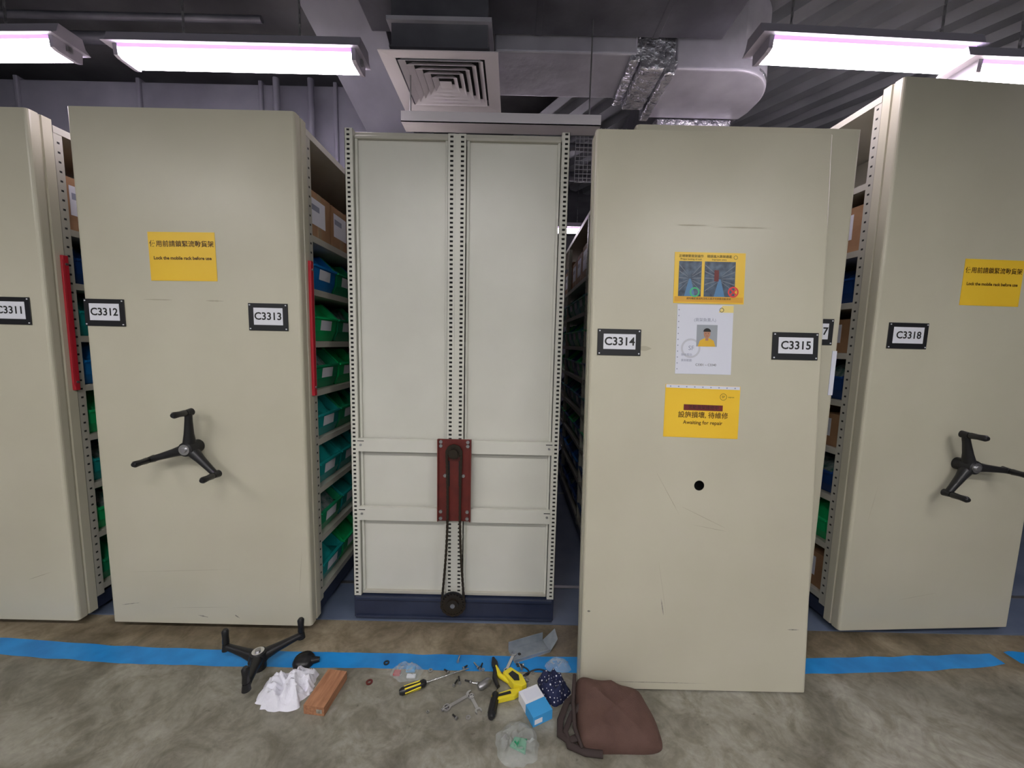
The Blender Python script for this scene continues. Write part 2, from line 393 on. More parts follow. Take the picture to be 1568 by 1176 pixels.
mb.tube([(cx,py-.042,.905),(cx,py-.030,.905)],.021,M_GREASE,16)
sprocket(mb,cx,.115,.058,py-.024,py-.018,22); mb.tube([(cx,py-.034,.115),(cx,.0,.115)],.030,M_GREASE,20); mb.tube([(cx,py-.038,.115),(cx,py-.034,.115)],.012,M_STEEL,8)
mb.tube([(cx,py-.016,.115),(cx,py-.012,.115)],.064,M_BLACKM,28)
mb.done('sprockets',r3)
mb=MB(); path=[]
for k in range(13): a=math.pi*k/12; path.append(Vector((cx+.036*math.cos(a),py-.020,.905+.036*math.sin(a))))
def strand(x0,z0,x1,z1,bow,n=40):
    return [Vector((x0+(x1-x0)*t+bow*math.sin(math.pi*t),py-.020,z0+(z1-z0)*t)) for t in [i/n for i in range(n+1)]]
left=strand(cx-.036,.905,cx-.058,.115,.016)
right=strand(cx+.058,.115,cx+.036,.905,-.014)
bot=[Vector((cx+.060*math.cos(math.pi+math.pi*k/14),py-.020,.115+.060*math.sin(math.pi+math.pi*k/14))) for k in range(15)]
loop=path+left[1:]+bot[1:]+right[1:]
d=[0]
for a,b_ in zip(loop,loop[1:]): d.append(d[-1]+(b_-a).length)
step=.0127; k=0; s=0; prev=None
j=0
while s<d[-1]:
    while d[j+1]<s: j+=1
    t=(s-d[j])/max(1e-6,d[j+1]-d[j]); p=loop[j].lerp(loop[j+1],t)
    if prev is not None:
        dr=(p-prev).normalized(); an=math.atan2(dr.z,dr.x)
        MM=T((p+prev)/2)@Matrix.Rotation(-an,4,'Y')
        hw=.0058 if k%2 else .0048
        for yy in ((-.005,-.0035),(.0035,.005)) if k%2 else ((-.0033,-.002),(.002,.0033)):
            mb.box(-.0078,.0078,yy[0],yy[1],-hw,hw,M_GREASE,MM)
        mb.box(-.0078,-.0040,-.0045,.0045,-.0035,.0035,M_GREASE,MM)
    prev=p; s+=step; k+=1
mb.done('drive_chain',r3)
mb=MB(); mb.box(.0,W,.0,.05,.012,.128,M_NAVY); mb.box(.01,W-.01,-.012,.0,.112,.128,M_NAVY); mb.box(.01,W-.01,-.012,.0,.014,.026,M_NAVY)
mb.box(.02,W-.02,.05,2.9,.03,.128,M_NAVY); mb.done('carriage_base',r3,bevel=.002)
mb=MB()
for y in (.96,1.9,2.83):
    for x in (0.002,W-.034,W/2-.015): mb.box(x,x+.03,y,y+.035,.13,2.38,M_CREAM_D)
for z in SH: mb.box(.006,W-.006,.064,2.86,z-.012,z+.012,M_CREAM_D)
mb.box(.002,W-.002,.062,2.86,2.36,2.385,M_CREAM_D); mb.box(W/2-.004,W/2+.004,.064,2.86,.17,2.35,M_CREAM_D)
mb.done('shelving_body',r3)

# ------------------------------------------------------------------ detached leaning panel
ML=T((.315,1.478,.006))@Rot(-4.0,'X')
rl=empty('detached_end_panel',ML); w=.952; H=2.302
mb=MB()
hx,hz,hr=.468,.870,.021; n=32
hole=[(hx+hr*math.cos(2*math.pi*k/n),hz+hr*math.sin(2*math.pi*k/n)) for k in range(n)]
def sq(a):
    c_,s_=math.cos(a),math.sin(a); t=1/max(abs(c_),abs(s_)); return (hx+.15*c_*t,hz+.15*s_*t)
for y in (0,.0025):
    ring=[sq(2*math.pi*k/n) for k in range(n)]
    vs=[(p[0],y,p[1]) for p in hole]+[(p[0],y,p[1]) for p in ring]
    fs=[(k,(k+1)%n,n+(k+1)%n,n+k) for k in range(n)]
    mb.add(vs,fs if y else [q[::-1] for q in fs],M_CREAM)
    for x0,x1,z0,z1 in ((.014,hx-.15,0,H),(hx+.15,w-.014,0,H),(hx-.15,hx+.15,0,hz-.15),(hx-.15,hx+.15,hz+.15,H)):
        mb.quad(x0,x1,z0,z1,y,M_CREAM)
mb.add([(p[0],y,p[1]) for y in (0,.0025) for p in hole],[(k,(k+1)%n,n+(k+1)%n,n+k) for k in range(n)],M_SCUFF)
for side in (0,1):
    q=[(.014,0)]+[(.014-.014*math.sin(math.pi/2*k/5),.014-.014*math.cos(math.pi/2*k/5)) for k in range(1,6)]+[(0,.032),(.005,.035),(.005,.041),(0,.044),(0,.080),(.025,.080),(.025,.077),(.003,.077),(.008,.045),(.008,.032),(.014,.004)]
    if side: q=[(w-a,b_) for a,b_ in q][::-1]
    mb.prism(q,0,H,M_CREAM)
mb.box(.014,w-.014,.0026,.06,0,.004,M_CREAM); mb.box(.014,w-.014,.0026,.06,H-.004,H,M_CREAM)
mb.box(.1,w-.1,.0026,.02,.35,.42,M_CREAM_D); mb.box(.1,w-.1,.0026,.02,1.9,1.97,M_CREAM_D)
mb.box(hx-.10,hx+.10,.060,.062,hz-.1,hz+.1,M_DARK); mb.box(hx-.10,hx-.095,.003,.060,hz-.1,hz+.1,M_DARK); mb.box(hx+.095,hx+.10,.003,.060,hz-.1,hz+.1,M_DARK)  # dark box put in as shade behind the hole
mb.done('panel_sheet',rl)
scuffs(rl,[(.86,.27,.05,0,.002,M_SCUFF),(.34,.32,.07,100,.002,M_SCUFF),(.35,.33,.22,100,.001,M_SCRATCH),(.40,.78,.2,-25,.0015,M_SCRATCH),(.29,.92,.2,-60,.0015,M_SCRATCH),(.45,.705,.14,-10,.0012,M_SCRATCH),(.02,.33,.015,0,.004,M_SCUFF),(.34,1.93,.12,0,.0025,M_SCRATCH),(.50,1.925,.2,0,.002,M_SCRATCH),(.16,1.43,.09,0,.010,M_SCRATCH),(.03,.03,.5,0,.001,M_SCUFF)])
label(ML,.029,.206,1.399,1.506,'C3314'); label(ML,.741,.928,1.397,1.508,'C3315')
root=empty('safety_poster',ML); x0,x1,z0,z1=.332,.618,1.617,1.822
mb=MB(); mb.box(x0,x1,-.0016,-.0006,z0,z1,M_YEL); mb.box(x0+.004,x1-.004,-.0019,-.0016,z0+.006,z0+.027,mat('orange_print',(.75,.38,.02),.4))
for a in (x0+.018,x0+.122):
    ww=.092 if a<x0+.1 else .125
    mb.box(a,a+ww,-.0023,-.0019,z0+.028,z1-.036,M_PHOTO)
    b0=z0+.028; tz=z1-.036; m_=a+ww/2
    mb.add([(m_-.022,-.0026,b0),(m_+.022,-.0026,b0),(m_+.004,-.0026,(b0+tz)/2),(m_-.004,-.0026,(b0+tz)/2)],[(0,1,2,3)],M_PHOTOL)
    for sgn in (-1,1):
        for k in range(5):
            zt=b0+.02+k*.026
            mb.add([(m_+sgn*ww*.48,-.0025,zt),(m_+sgn*ww*.48,-.0025,zt+.005),(m_+sgn*.008,-.0025,(b0+tz)/2+(zt-(b0+tz)/2)*.25+.002),(m_+sgn*.008,-.0025,(b0+tz)/2+(zt-(b0+tz)/2)*.25)],[(0,1,2,3)],M_PHOTOS)
mb.box(x0+.162,x0+.180,-.0029,-.0026,z0+.09,z0+.135,M_REDINK)
mb.disc((x0+.085,-.0028,z0+.045),.020,M_GRING,r2=.014)
mb.disc((x1-.045,-.0028,z0+.048),.022,M_REDR,r2=.016)
for sg in (1,-1):
    MM=T((x1-.045,-.0030,z0+.048))@Rot(45*sg,'Y'); mb.box(-.015,.015,-.0002,.0001,-.003,.003,M_REDR,MM)
mb.disc((x1-.040,-.0022,z1-.018),.008,M_INK,r2=.0065)
mb.done('sheet',root)
text('正確鎖緊貨架操作',.0125,x0+.066,-.0024,z1-.016,root,M_INK,name='caption_top')
text('錯誤進入貨架通道',.0125,x0+.180,-.0024,z1-.016,root,M_INK,name='caption_top')
text('Proper locking of rack',.0095,x0+.066,-.0024,z1-.028,root,M_INK,name='caption_mid')
text('Improper entry',.0095,x0+.18,-.0024,z1-.028,root,M_INK,name='caption_mid')
text('請先確認通道內沒有人員才可移動流動貨架',.0095,(x0+x1)/2,-.0024,z0+.019,root,M_INK,name='caption_low')
root=empty('responsible_person_notice',ML); x0,x1,z0,z1=.350,.578,1.330,1.612
mb=MB(); mb.box(x0,x1,-.0016,-.0006,z0,z1,M_PAPER)
for k in range(11): mb.disc((x0+.007,-.0018,z0+.02+k*.024),.0025,M_GREYINK,10)
pcx=(x0+x1)/2+.010; pz=z0+.155
mb.box(pcx-.042,pcx+.042,-.0020,-.0016,pz-.042,pz+.046,mat('photo_bg',(.33,.36,.40),.5))
mb.add([(pcx-.036,-.0023,pz-.042),(pcx+.036,-.0023,pz-.042),(pcx+.028,-.0023,pz-.018),(pcx+.010,-.0023,pz-.008),(pcx-.010,-.0023,pz-.008),(pcx-.028,-.0023,pz-.018)],[(0,1,2,3,4,5)],mat('printed_yellow_shirt',(.75,.45,.03),.5))
mb.box(pcx-.006,pcx+.006,-.0025,-.0022,pz-.018,pz-.002,M_SKIN)
mb.add([(pcx+.0135*math.cos(t*math.pi/10),-.0026,pz+.010+.018*math.sin(t*math.pi/10)) for t in range(20)],[tuple(range(20))],M_SKIN)
mb.add([(pcx+.0155*math.cos(t*math.pi/10),-.0028,pz+.018+.0145*math.sin(t*math.pi/10)) for t in range(0,11)],[tuple(range(11))],M_INK)
for sx_ in (-.005,.005): mb.disc((pcx+sx_,-.0030,pz+.011),.0016,M_INK,8)
mb.box(pcx-.004,pcx+.004,-.0030,-.0028,pz+.0005,pz+.0015,M_REDINK)
mb.disc((x0+.06,-.0018,z0+.105),.040,mat('watermark_print',(.58,.59,.66),.5),r2=.032)
mb.add([(x1-.06,-.0018,z1-.03),(x1,-.0018,z1-.03),(x1,-.0018,z1-.002),(x1-.045,-.0018,z1-.002)],[(0,1,2,3)],mat('pale_yellow_print',(.85,.70,.25),.5))
mb.disc((x1-.048,-.0020,z1-.020),.009,M_INK,r2=.007)
mb.done('sheet',root)
text('(貨架負責人)',.016,pcx-.01,-.0021,z1-.062,root,M_GREYINK,name='heading')
text('SF',.026,x0+.062,-.0021,z0+.105,root,M_GREYINK,name='watermark')
text('貨架範圍:',.011,x0+.045,-.0021,z0+.055,root,M_GREYINK,name='line_a')
text('C3301 ~ C3340',.013,pcx,-.0021,z0+.038,root,M_INK,name='line_b')
text('聯絡電話:',.011,x0+.045,-.0021,z0+.078,root,M_GREYINK,name='line_c')
root=empty('awaiting_repair_notice',ML@T((.31,0,1.07))@Rot(.8,'Y')@T((-.31,0,-1.07))); x0,x1,z0,z1=.311,.617,1.071,1.287
mb=MB(); mb.box(x0,x1,-.0016,-.0006,z0,z1,M_YEL); mb.box(x0+.002,x1-.002,-.0019,-.0016,z1-.014,z1-.001,M_PAPER)
for k in range(9): mb.disc((x0+.02+k*.033,-.0022,z1-.008),.003,M_GREYINK,8)
mb.box(x0+.078,x1-.068,-.0020,-.0016,z0+.112,z0+.136,M_REDINK)
mb.disc((x1-.068,-.0021,z1-.045),.014,M_INK,r2=.0125); mb.done('sheet',root)
text('SF',.014,x1-.068,-.0021,z1-.045,root,M_INK,name='logo')
text('express',.008,x1-.036,-.0021,z1-.045,root,M_INK,name='logo_word')
cx_=(x0+x1)/2+.006
text('流動貨架維修中',.018,cx_,-.0024,z0+.124,root,M_INK,name='strip_text')
text('設施損壞, 待維修',.0275,cx_,-.0021,z0+.092,root,M_INKY,bold=.0003,name='headline')
text('Awaiting for repair',.021,cx_,-.0021,z0+.062,root,M_INKY,bold=.0003,name='subline')
mb=MB(); mb.box(.93,.950,-.003,-.0006,1.24,1.44,M_PAPER); mb.done('paper_note',r4)

# ------------------------------------------------------------------ stock
def bin_(mb,Mx,w,d,h,m,lab=True,stuff=True):
    t=.004; g=.012
    sec=[(-.018,0),(.004,h*.25),(.012,h*.58),(-.02,h*.74),(-.075,h),(-d,h),(-d+.01,0)]
    for y0 in (g/2,w-g/2-t):
        mb.prism(sec,y0,y0+t,m,'y',Mx)
    mb.box(-d+.01,-.018,g/2,w-g/2,0,t,m,Mx)
    fr=[(-.018,0),(.004,h*.25),(.012,h*.58)]
    for a,b_ in zip(fr,fr[1:]):
        mb.add([(a[0],g/2,a[1]),(a[0],w-g/2,a[1]),(b_[0],w-g/2,b_[1]),(b_[0],g/2,b_[1])],[(0,1,2,3)],m,M=Mx)
    mb.box(.004,.020,g/2-.002,w-g/2+.002,h*.55,h*.60,m,Mx)
    mb.box(-d,-d+t,g/2,w-g/2,0,h,m,Mx)
    mb.box(-d,-.075,g/2-.003,g/2+t,h-.008,h,m,Mx); mb.box(-d,-.075,w-g/2-t,w-g/2+.003,h-.008,h,m,Mx)
    if lab: mb.add([(.0075,w*.25,h*.27),(.0075,w*.72,h*.27),(.0142,w*.72,h*.52),(.0142,w*.25,h*.52)],[(0,1,2,3)],M_WHITE,M=Mx)
    if stuff:
        n=7; vs=[]
        for i in range(n):
            for j in range(n):
                x=-.004-(d-.04)*i/(n-1); y=g/2+t+.001+(w-g-2*t-.002)*j/(n-1)
                e=min(i,1)*min(j,1)*min(n-1-j,1)
                vs.append((x,y,h*.5+e*(.02+h*.5*(.5+noise.noise(Vector((x*30+Mx[1][3]*7,y*25,Mx[2][3]*9)))))*(0.6+.4*min(1,i/2))))
        mb.add(vs,[(i*n+j,i*n+j+1,(i+1)*n+j+1,(i+1)*n+j) for i in range(n-1) for j in range(n-1)],random.choice([M_STOCK,m,m,m]),True,Mx)
mat_tape=mat('parcel_tape',(.42,.30,.18),.25)
def carton(mb,Mx,w,d,h,lab=True):
    mb.box(-d,0,0,w,0,h,M_CARD,Mx); mb.box(-d-.0006,.0006,w*.42,w*.58,h*.0+.001,h+.0008,mat_tape,Mx)
    if lab: mb.box(0,.0012,w*.1,w*.75,h*.3,h*.85,M_WHITE,Mx); mb.box(.0012,.0016,w*.14,w*.5,h*.6,h*.72,M_GREYINK,Mx)
def stock(side,M,w,cols,yA=.14,yB=2.6,shelves=SH,top_cartons=(1.93,),name='storage_bins',cart_shelves=()):
    mb=MB(); cb=MB()
    for z in shelves:
        y=yA; zl=z+.0008; k=0
        while y<yB-.26:
            if side>0: Mx=M@T((w-.012,y,zl))
            else: Mx=M@T((.012,y+.24,zl))@Rot(180,'Z')
            if z in top_cartons or z in cart_shelves:
                hh=random.choice([.17,.19]) if z<1.9 else .22+.05*random.random()
                carton(cb,Mx@T((-.02,0,0)),.235,.40,hh)
            else:
                c_=cols.get(z,[M_TEAL]); bin_(mb,Mx@T((-.010,0,0)),.24,.40,.20,c_[k%len(c_)])
            y+=.25; k+=1
    mb.done(name); cb.done('cardboard_cartons')
C3={.15:[M_TEAL,M_GREEN],.43:[M_DGREEN,M_TEAL],.69:[M_TEAL,M_TEAL],.94:[M_TEAL,M_DGREEN],1.19:[M_DGREEN,M_GREEN],1.43:[M_GREEN,M_DGREEN],1.68:[M_BLUE,M_DGREEN]}
C1={.15:[M_DGREEN,M_TEAL],.43:[M_GREEN,M_DGREEN],.69:[M_TEAL],.94:[M_GREEN,M_DGREEN],1.19:[M_BLUE,M_NAVYB],1.43:[M_TEAL,M_BLUE],1.68:[M_NAVYB]}
C4={.15:[M_NAVYB],.43:[M_BLUE,M_NAVYB],.69:[M_NAVYB,M_GREEN],.94:[M_NAVYB,M_TEAL],1.19:[M_GREEN,M_NAVYB],1.43:[M_TEAL,M_GREEN],1.68:[M_DGREEN,M_TEAL]}
C5={.15:[M_DGREEN],.43:[M_GREEN,M_DGREEN],.69:[M_NAVYB],.94:[M_CARD,M_NAVYB],1.19:[M_NAVYB],1.43:[M_CARD],1.68:[M_NAVYB,M_CARD]}
stock(1,M1,.97,C1); stock(1,M2,.975,C3); stock(-1,M4,.955,C4); stock(-1,M5,.925,C5,cart_shelves=(.15,1.43,.94))

# ------------------------------------------------------------------ overhead
def fixture(x0,x1,y,z,tilt=0,hang=.75,yaw=0,aisle=False):
    M=T(((x0+x1)/2,y,z))@Rot(yaw,'Z')@Rot(tilt,'Y'); h=(x1-x0)/2
    root=empty('fluorescent_light_fixture',M)
    mb=MB(); mb.prism([(-.085,.050),(-.062,.068),(-.05,.11),(.05,.11),(.062,.068),(.085,.050)],-h-.05,h+.03,M_HOUS,'x')
    for s_ in (-1,1): mb.prism([(-.060,.0),(-.064,.050),(.064,.050),(.060,.0),(.04,-.007),(-.04,-.007)],s_*h-.010,s_*h+.010,M_HOUS,'x'); mb.box(s_*h-.006,s_*h+.022,-.01,.01,.015,.04,M_STEEL)
    if aisle:   # unseen skirts added to block side light, so panel tops stay darker
        for s_ in (-1,1): mb.prism([(s_*.085,.052),(s_*.089,.052),(s_*.115,-.012),(s_*.111,-.012)],-h-.02,h+.02,M_HOUS,'x')
    mb.done('housing',root)
    mb=MB(); mb.prism([(-.052,.003),(-.057,.036),(.057,.036),(.052,.003),(.036,-.004),(-.036,-.004)],-h+.012,h-.012,M_TUBE2 if aisle else M_TUBE,'x'); mb.done('glowing_diffuser',root,bevel=.005)
    mb=MB(); mb.prism([(-.059,.0365),(-.064,.050),(.064,.050),(.059,.0365)],-h+.011,h-.011,M_LILAC,'x'); mb.done('purple_tinge_strip',root)  # glowing strip added for the purple tinge above the tube
    mb=MB()
    for s_ in (-hang,hang):
        zz=.11; k=0
        while zz<3.60-z:
            mb.box(s_*h-.006,s_*h+.006,-.0015,.0015,zz,zz+.026,M_STEEL,None if k%2 else T((s_*h,0,0))@Rot(90,'Z')@T((-s_*h,0,0))); zz+=.022; k+=1
    mb.done('hanging_chains',root)
fixture(-1.95,-.80,2.07,2.785,hang=.5); fixture(-3.42,-2.23,2.07,2.80,0,.5,-2)
fixture(1.14,2.08,1.96,2.790,1.6); fixture(2.03,3.2,1.90,2.67,1.0,.6,0)
for x in (-3.0,-.6,1.8): fixture(x-.6,x+.6,-.5,2.85,aisle=True)  # unseen fixtures added behind the camera to light the panel fronts
for x in (-2.0,.6): fixture(x-.6,x+.6,-2.2,2.85,aisle=True)  # second added row, also out of view, for more fill
for x in (.35,): fixture(x-.6,x+.6,5.2,2.9)
root=empty('air_supply_diffuser',T((-.40,2.285,2.85)))
mb=MB()
def ringf(a,b_,z0,z1,mb,t):
    A=[(-a,-a*.85,z0),(a,-a*.85,z0),(a,a*.85,z0),(-a,a*.85,z0)]; B=[(-b_,-b_*.85,z1),(b_,-b_*.85,z1),(b_,b_*.85,z1),(-b_,b_*.85,z1)]
    mb.add(A+B+[(p[0],p[1],p[2]+t) for p in A]+[(p[0],p[1],p[2]+t) for p in B],[(k,(k+1)%4,4+(k+1)%4,4+k) for k in range(4)]+[(8+k,12+k,12+(k+1)%4,8+(k+1)%4) for k in range(4)]+[(k,8+k,8+(k+1)%4,(k+1)%4) for k in range(4)]+[(4+k,4+(k+1)%4,12+(k+1)%4,12+k) for k in range(4)],M_DIFF)
ringf(.295,.225,0,.006,mb,.004)
for a in (.215,.178,.141,.104,.067): ringf(a,a-.026,.0,.026,mb,.003)
mb.box(-.032,.032,-.027,.027,0,.004,M_DIFF)
mb.box(-.225,.225,-.19,.19,.040,.044,M_DARK)  # dark sheet stands in for shade behind the blades
mb.done('concentric_blades',root)
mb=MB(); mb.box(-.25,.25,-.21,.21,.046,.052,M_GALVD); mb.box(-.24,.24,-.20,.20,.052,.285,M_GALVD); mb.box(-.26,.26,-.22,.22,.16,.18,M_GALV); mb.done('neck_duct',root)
mb=MB(); mb.box(-.60,.425,2.10,2.20,2.560,2.564,M_DIFF); mb.box(-.60,.425,2.10,2.104,2.560,2.612,M_DIFF); mb.box(-.60,.425,2.196,2.20,2.560,2.612,M_DIFF)
for x in (-.575,.38): mb.tube([(x,2.195,2.604),(x,2.195,2.84 if x<0 else 3.13)],.004,M_STEEL,8)
mb.done('cable_tray')
mb=MB()
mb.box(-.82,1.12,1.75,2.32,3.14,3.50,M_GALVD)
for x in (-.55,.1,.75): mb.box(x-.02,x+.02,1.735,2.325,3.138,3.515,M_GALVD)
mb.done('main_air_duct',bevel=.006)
mb=MB()
mb.box(-.14,.66,2.33,2.72,3.06,3.42,M_GALV)
mb.box(.62,.68,2.335,2.75,3.03,3.45,M_FOIL); mb.box(.68,.82,2.335,2.72,2.99,3.42,M_FOIL); mb.box(.82,.88,2.335,2.80,2.965,3.45,M_FOIL)
poly=[(.88,2.33),(1.15,2.33)]
for k in range(13):
    a=-math.pi/2+math.pi/2*k/12; poly.append((1.22+.30*math.cos(a),2.63+.30*math.sin(a)))
poly+=[(1.52,2.72),(1.50,2.80),(.88,2.80)]
mb.prism(poly,2.99,3.42,M_GALV)
poly2=[((p[0]-1.2)*1.025+1.2,(p[1]-2.56)*1.03+2.568) for p in poly]; mb.prism(poly2,3.01,3.045,M_FOIL)
mb.box(.95,1.46,2.81,2.95,2.93,3.00,M_FOIL)
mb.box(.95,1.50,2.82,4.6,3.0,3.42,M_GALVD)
mb.done('branch_air_duct',bevel=.012,seg=3)
mb=MB(); mb.box(-5.4,-.75,3.05,3.9,2.62,3.30,M_DUCTG)
for x in (-4.6,-3.7,-2.8,-1.9,-1.35): mb.box(x-.015,x+.015,3.03,3.92,2.60,3.32,M_DUCTG)
mb.done('long_air_duct',bevel=.008)
mb=MB()
mb.add([(-1.32,2.4,3.45),(-.84,2.4,3.45),(-.76,3.0,2.95),(-1.10,3.0,2.95),(-1.32,2.4,3.55),(-.84,2.4,3.55),(-.76,3.0,3.4),(-1.10,3.0,3.4)],[(0,1,2,3),(7,6,5,4),(0,4,5,1),(1,5,6,2),(2,6,7,3),(3,7,4,0)],M_DUCTG)
mb.done('sloped_duct_transition')
mb=MB()
for y,z,r in ((2.75,3.38,.035),(2.60,3.40,.02)): mb.tube([(-5.5,y,z),(-1.6,y,z)],r,M_GALVD,12)
for x in (-1.75,-1.5): mb.tube([(x,2.98,2.5),(x,2.98,3.3)],.022,M_DUCTG,12)
mb.tube([(-5.5,1.5,3.52),(-1.2,1.62,3.52)],.03,M_GALV,12)
for y,z in ((3.6,3.2),(4.0,3.1),(4.4,3.3)): mb.tube([(-.7,y,z),(.9,y+.05,z)],.03,M_GALVD,12)
mb.done('service_pipes')
mb=MB(); mb.box(-5.8,-1.35,2.15,2.45,3.47,3.615,M_CEIL); mb.done('ceiling_beam',bevel=.01)
mb=MB()
for k in range(13): mb.box(.42+k*.03,.424+k*.03,2.95,2.954,2.62,3.0,M_STEEL)
for k in range(13): mb.box(.42,.784,2.948,2.952,2.62+k*.03,2.624+k*.03,M_STEEL)
mb.done('wire_mesh_guard')
mb=MB(); prof=[]; n=18; pit=.30
for k in range(n):
    x=-1.6+k*pit; prof+=[(x,0),(x+.13,0),(x+.16,.06),(x+.27,.06)]
vs=[];
for y in (-2.2,3.0): vs+=[(p[0],y,p[1]) for p in prof]
k_=len(prof); mb.add(vs,[(i,i+1,k_+i+1,k_+i) for i in range(k_-1)],M_DECK,M=T((3.2,3.4,3.50))@Rot(32,'Z')@T((-1.2,0,0))@Matrix.Diagonal((.75,1,1,1)))
mb.done('corrugated_roof_deck')

# ------------------------------------------------------------------ things on the floor
def crumple(name,M,sx,sy,h,m,seed,n=44,sharp=1.0,edge=.25,parent=None,fr=5.5):
    mb=MB(); vs=[]
    for i in range(n):
        for j in range(n):
            a=-1+2*i/(n-1); b_=-1+2*j/(n-1)
            x=a*math.sqrt(1-b_*b_/2); y=b_*math.sqrt(1-a*a/2)
            r=min(1,math.hypot(x,y)); th=math.atan2(y,x)
            k=1+edge*noise.noise(Vector((math.cos(th)*1.3,math.sin(th)*1.3,seed)))*r+.35*edge*noise.noise(Vector((math.cos(th)*4,math.sin(th)*4,seed+4)))*r*r
            f1=abs(noise.noise(Vector((x*fr*.5+seed,y*fr*.4,seed))))*2; f2=abs(noise.noise(Vector((x*fr,y*fr,seed+9))))
            dome=(1-r**3.5)
            z=h*dome*(.35+.55*(1-f1)+.5*sharp*(.5-f2))
            wx=.06*noise.noise(Vector((x*4,y*4,seed+2))); wy=.06*noise.noise(Vector((x*4,y*4,seed+7)))
            vs.append(((x+wx)*sx*k,(y+wy)*sy*k,max(.0015,z)))
    fs=[(i*n+j,(i+1)*n+j,(i+1)*n+j+1,i*n+j+1) for i in range(n-1) for j in range(n-1)]
    mb.add(vs,fs,m,True); 
    return mb.done(name,parent,M)
crumple('crumpled_white_rag',T((-.890,1.437,0))@Rot(12,'Z'),.118,.086,.075,M_CLOTH,3.3,edge=.45)
bag=empty('brown_fabric_bag',T((.412,1.315,0))@Rot(-2,'Z'))
mb=MB(); nu,nv=96,40; vs=[]
out=[(-.135,.125),(-.03,.118),(.095,.105),(.150,.045),(.168,-.045),(.135,-.085),(.02,-.095),(-.12,-.095),(-.145,-.04),(-.148,.05)]
def outl(t):
    t=t*len(out); i=int(t)%len(out); f_=t-int(t)
    p=[Vector((*out[(i+k)%len(out)],0)) for k in (-1,0,1,2)]
    return .5*((2*p[1])+(-p[0]+p[2])*f_+(2*p[0]-5*p[1]+4*p[2]-p[3])*f_**2+(-p[0]+3*p[1]-3*p[2]+p[3])*f_**3)
for j in range(nv):
    v=j/(nv-1)
    for i in range(nu):
        o=outl(i/nu); s_=max(0,math.cos(v*math.pi/2))**.42 if v<1 else 0
        z=.088*math.sin(v*math.pi/2)**.8
        p=Vector((o.x*s_,o.y*s_,z))
        p.z*=1+.50*(p.y/.12)-.08*(p.x/.15)
        q=p.x*.8+p.y*.6; q2=-p.x*.5+p.y*.9
        cre=(1-abs(noise.noise(Vector((q*10,q2*3,2))))*2.2)*.012+(1-abs(noise.noise(Vector((q2*11,q*5,7))))*2.2)*.008
        k=min(1,v*4)
        p.z=max(.001,p.z+(cre-.012)*k+noise.noise(Vector((p.x*5,p.y*5,1)))*.018*k)
        p.x+=cre*.4*k; vs.append(p)
mb.add(vs,[(j*nu+i,j*nu+(i+1)%nu,(j+1)*nu+(i+1)%nu,(j+1)*nu+i) for j in range(nv-1) for i in range(nu)],M_BROWN,True)
mb.done('bag_body',bag)
mb=MB()
mb.tube([(-.13,.07,.06),(-.17,.05,.045),(-.20,.0,.02),(-.205,-.05,.014),(-.175,-.07,.014),(-.12,-.06,.03)],.013,M_BROWND,10,flat=.5)
mb.tube([(-.12,.02,.07),(-.155,.0,.05),(-.185,-.04,.018),(-.175,-.085,.012),(-.12,-.105,.012),(-.06,-.108,.012)],.012,M_BROWND,10,flat=.5)
mb.tube([(-.135,.11,.11),(-.15,.03,.075),(-.152,-.05,.045),(-.13,-.098,.02)],[.007,.008,.008,.006],M_BROWND,10)
mb.done('handles',bag)
crumple('polka_dot_pouch',T((.200,1.470,0))@Rot(20,'Z'),.066,.070,.08,M_DOTS,8.1,30,.5,.25,fr=3)
mb=MB(); mb.box(-.042,.042,-.083,.083,0,.038,M_WOOD); mb.box(.01,.033,-.084,-.0825,.010,.026,M_SCUFF); mb.done('wooden_block',M=T((-.725,1.420,.0005))@Rot(-6,'Z'),bevel=.003)
mb=MB(); mb.tube([(0,0,0),(0,0,.012),(0,0,.028),(0,0,.034)],[.044,.046,.038,.012],M_BLACK,24); mb.tube([(.03,0,.014),(.065,.01,.012)],[.018,.01],M_BLACK,12); mb.done('rubber_hub_cap',M=T((-.900,1.575,.0005)))
def screwdriver(p0,ang,L,m1,m2,name='screwdriver'):
    mb=MB(); r=.016
    mb.tube([(0,0,r),(.01,0,r),(.03,0,r),(.075,0,r),(.10,0,r),(.11,0,r)],[.009,.015,.016,.013,.0155,.009],m1,12)
    for k in range(6):
        a=k*math.pi/3; mb.tube([(.02,.0135*math.cos(a),r+.0135*math.sin(a)),(.085,.0125*math.cos(a),r+.0125*math.sin(a))],.0035,m2,6)
    mb.tube([(.11,0,r),(L-.01,0,.006),(L,0,.005)],[.0035,.0035,.002],M_CHROME,8)
    mb.done(name,M=T((*p0,.001))@Rot(ang,'Z'))
screwdriver((-.43,1.425),27,.30,M_BLACK,M_CYEL)
screwdriver((-.052,1.325),82,.15,M_BLACK,M_BLACKM)
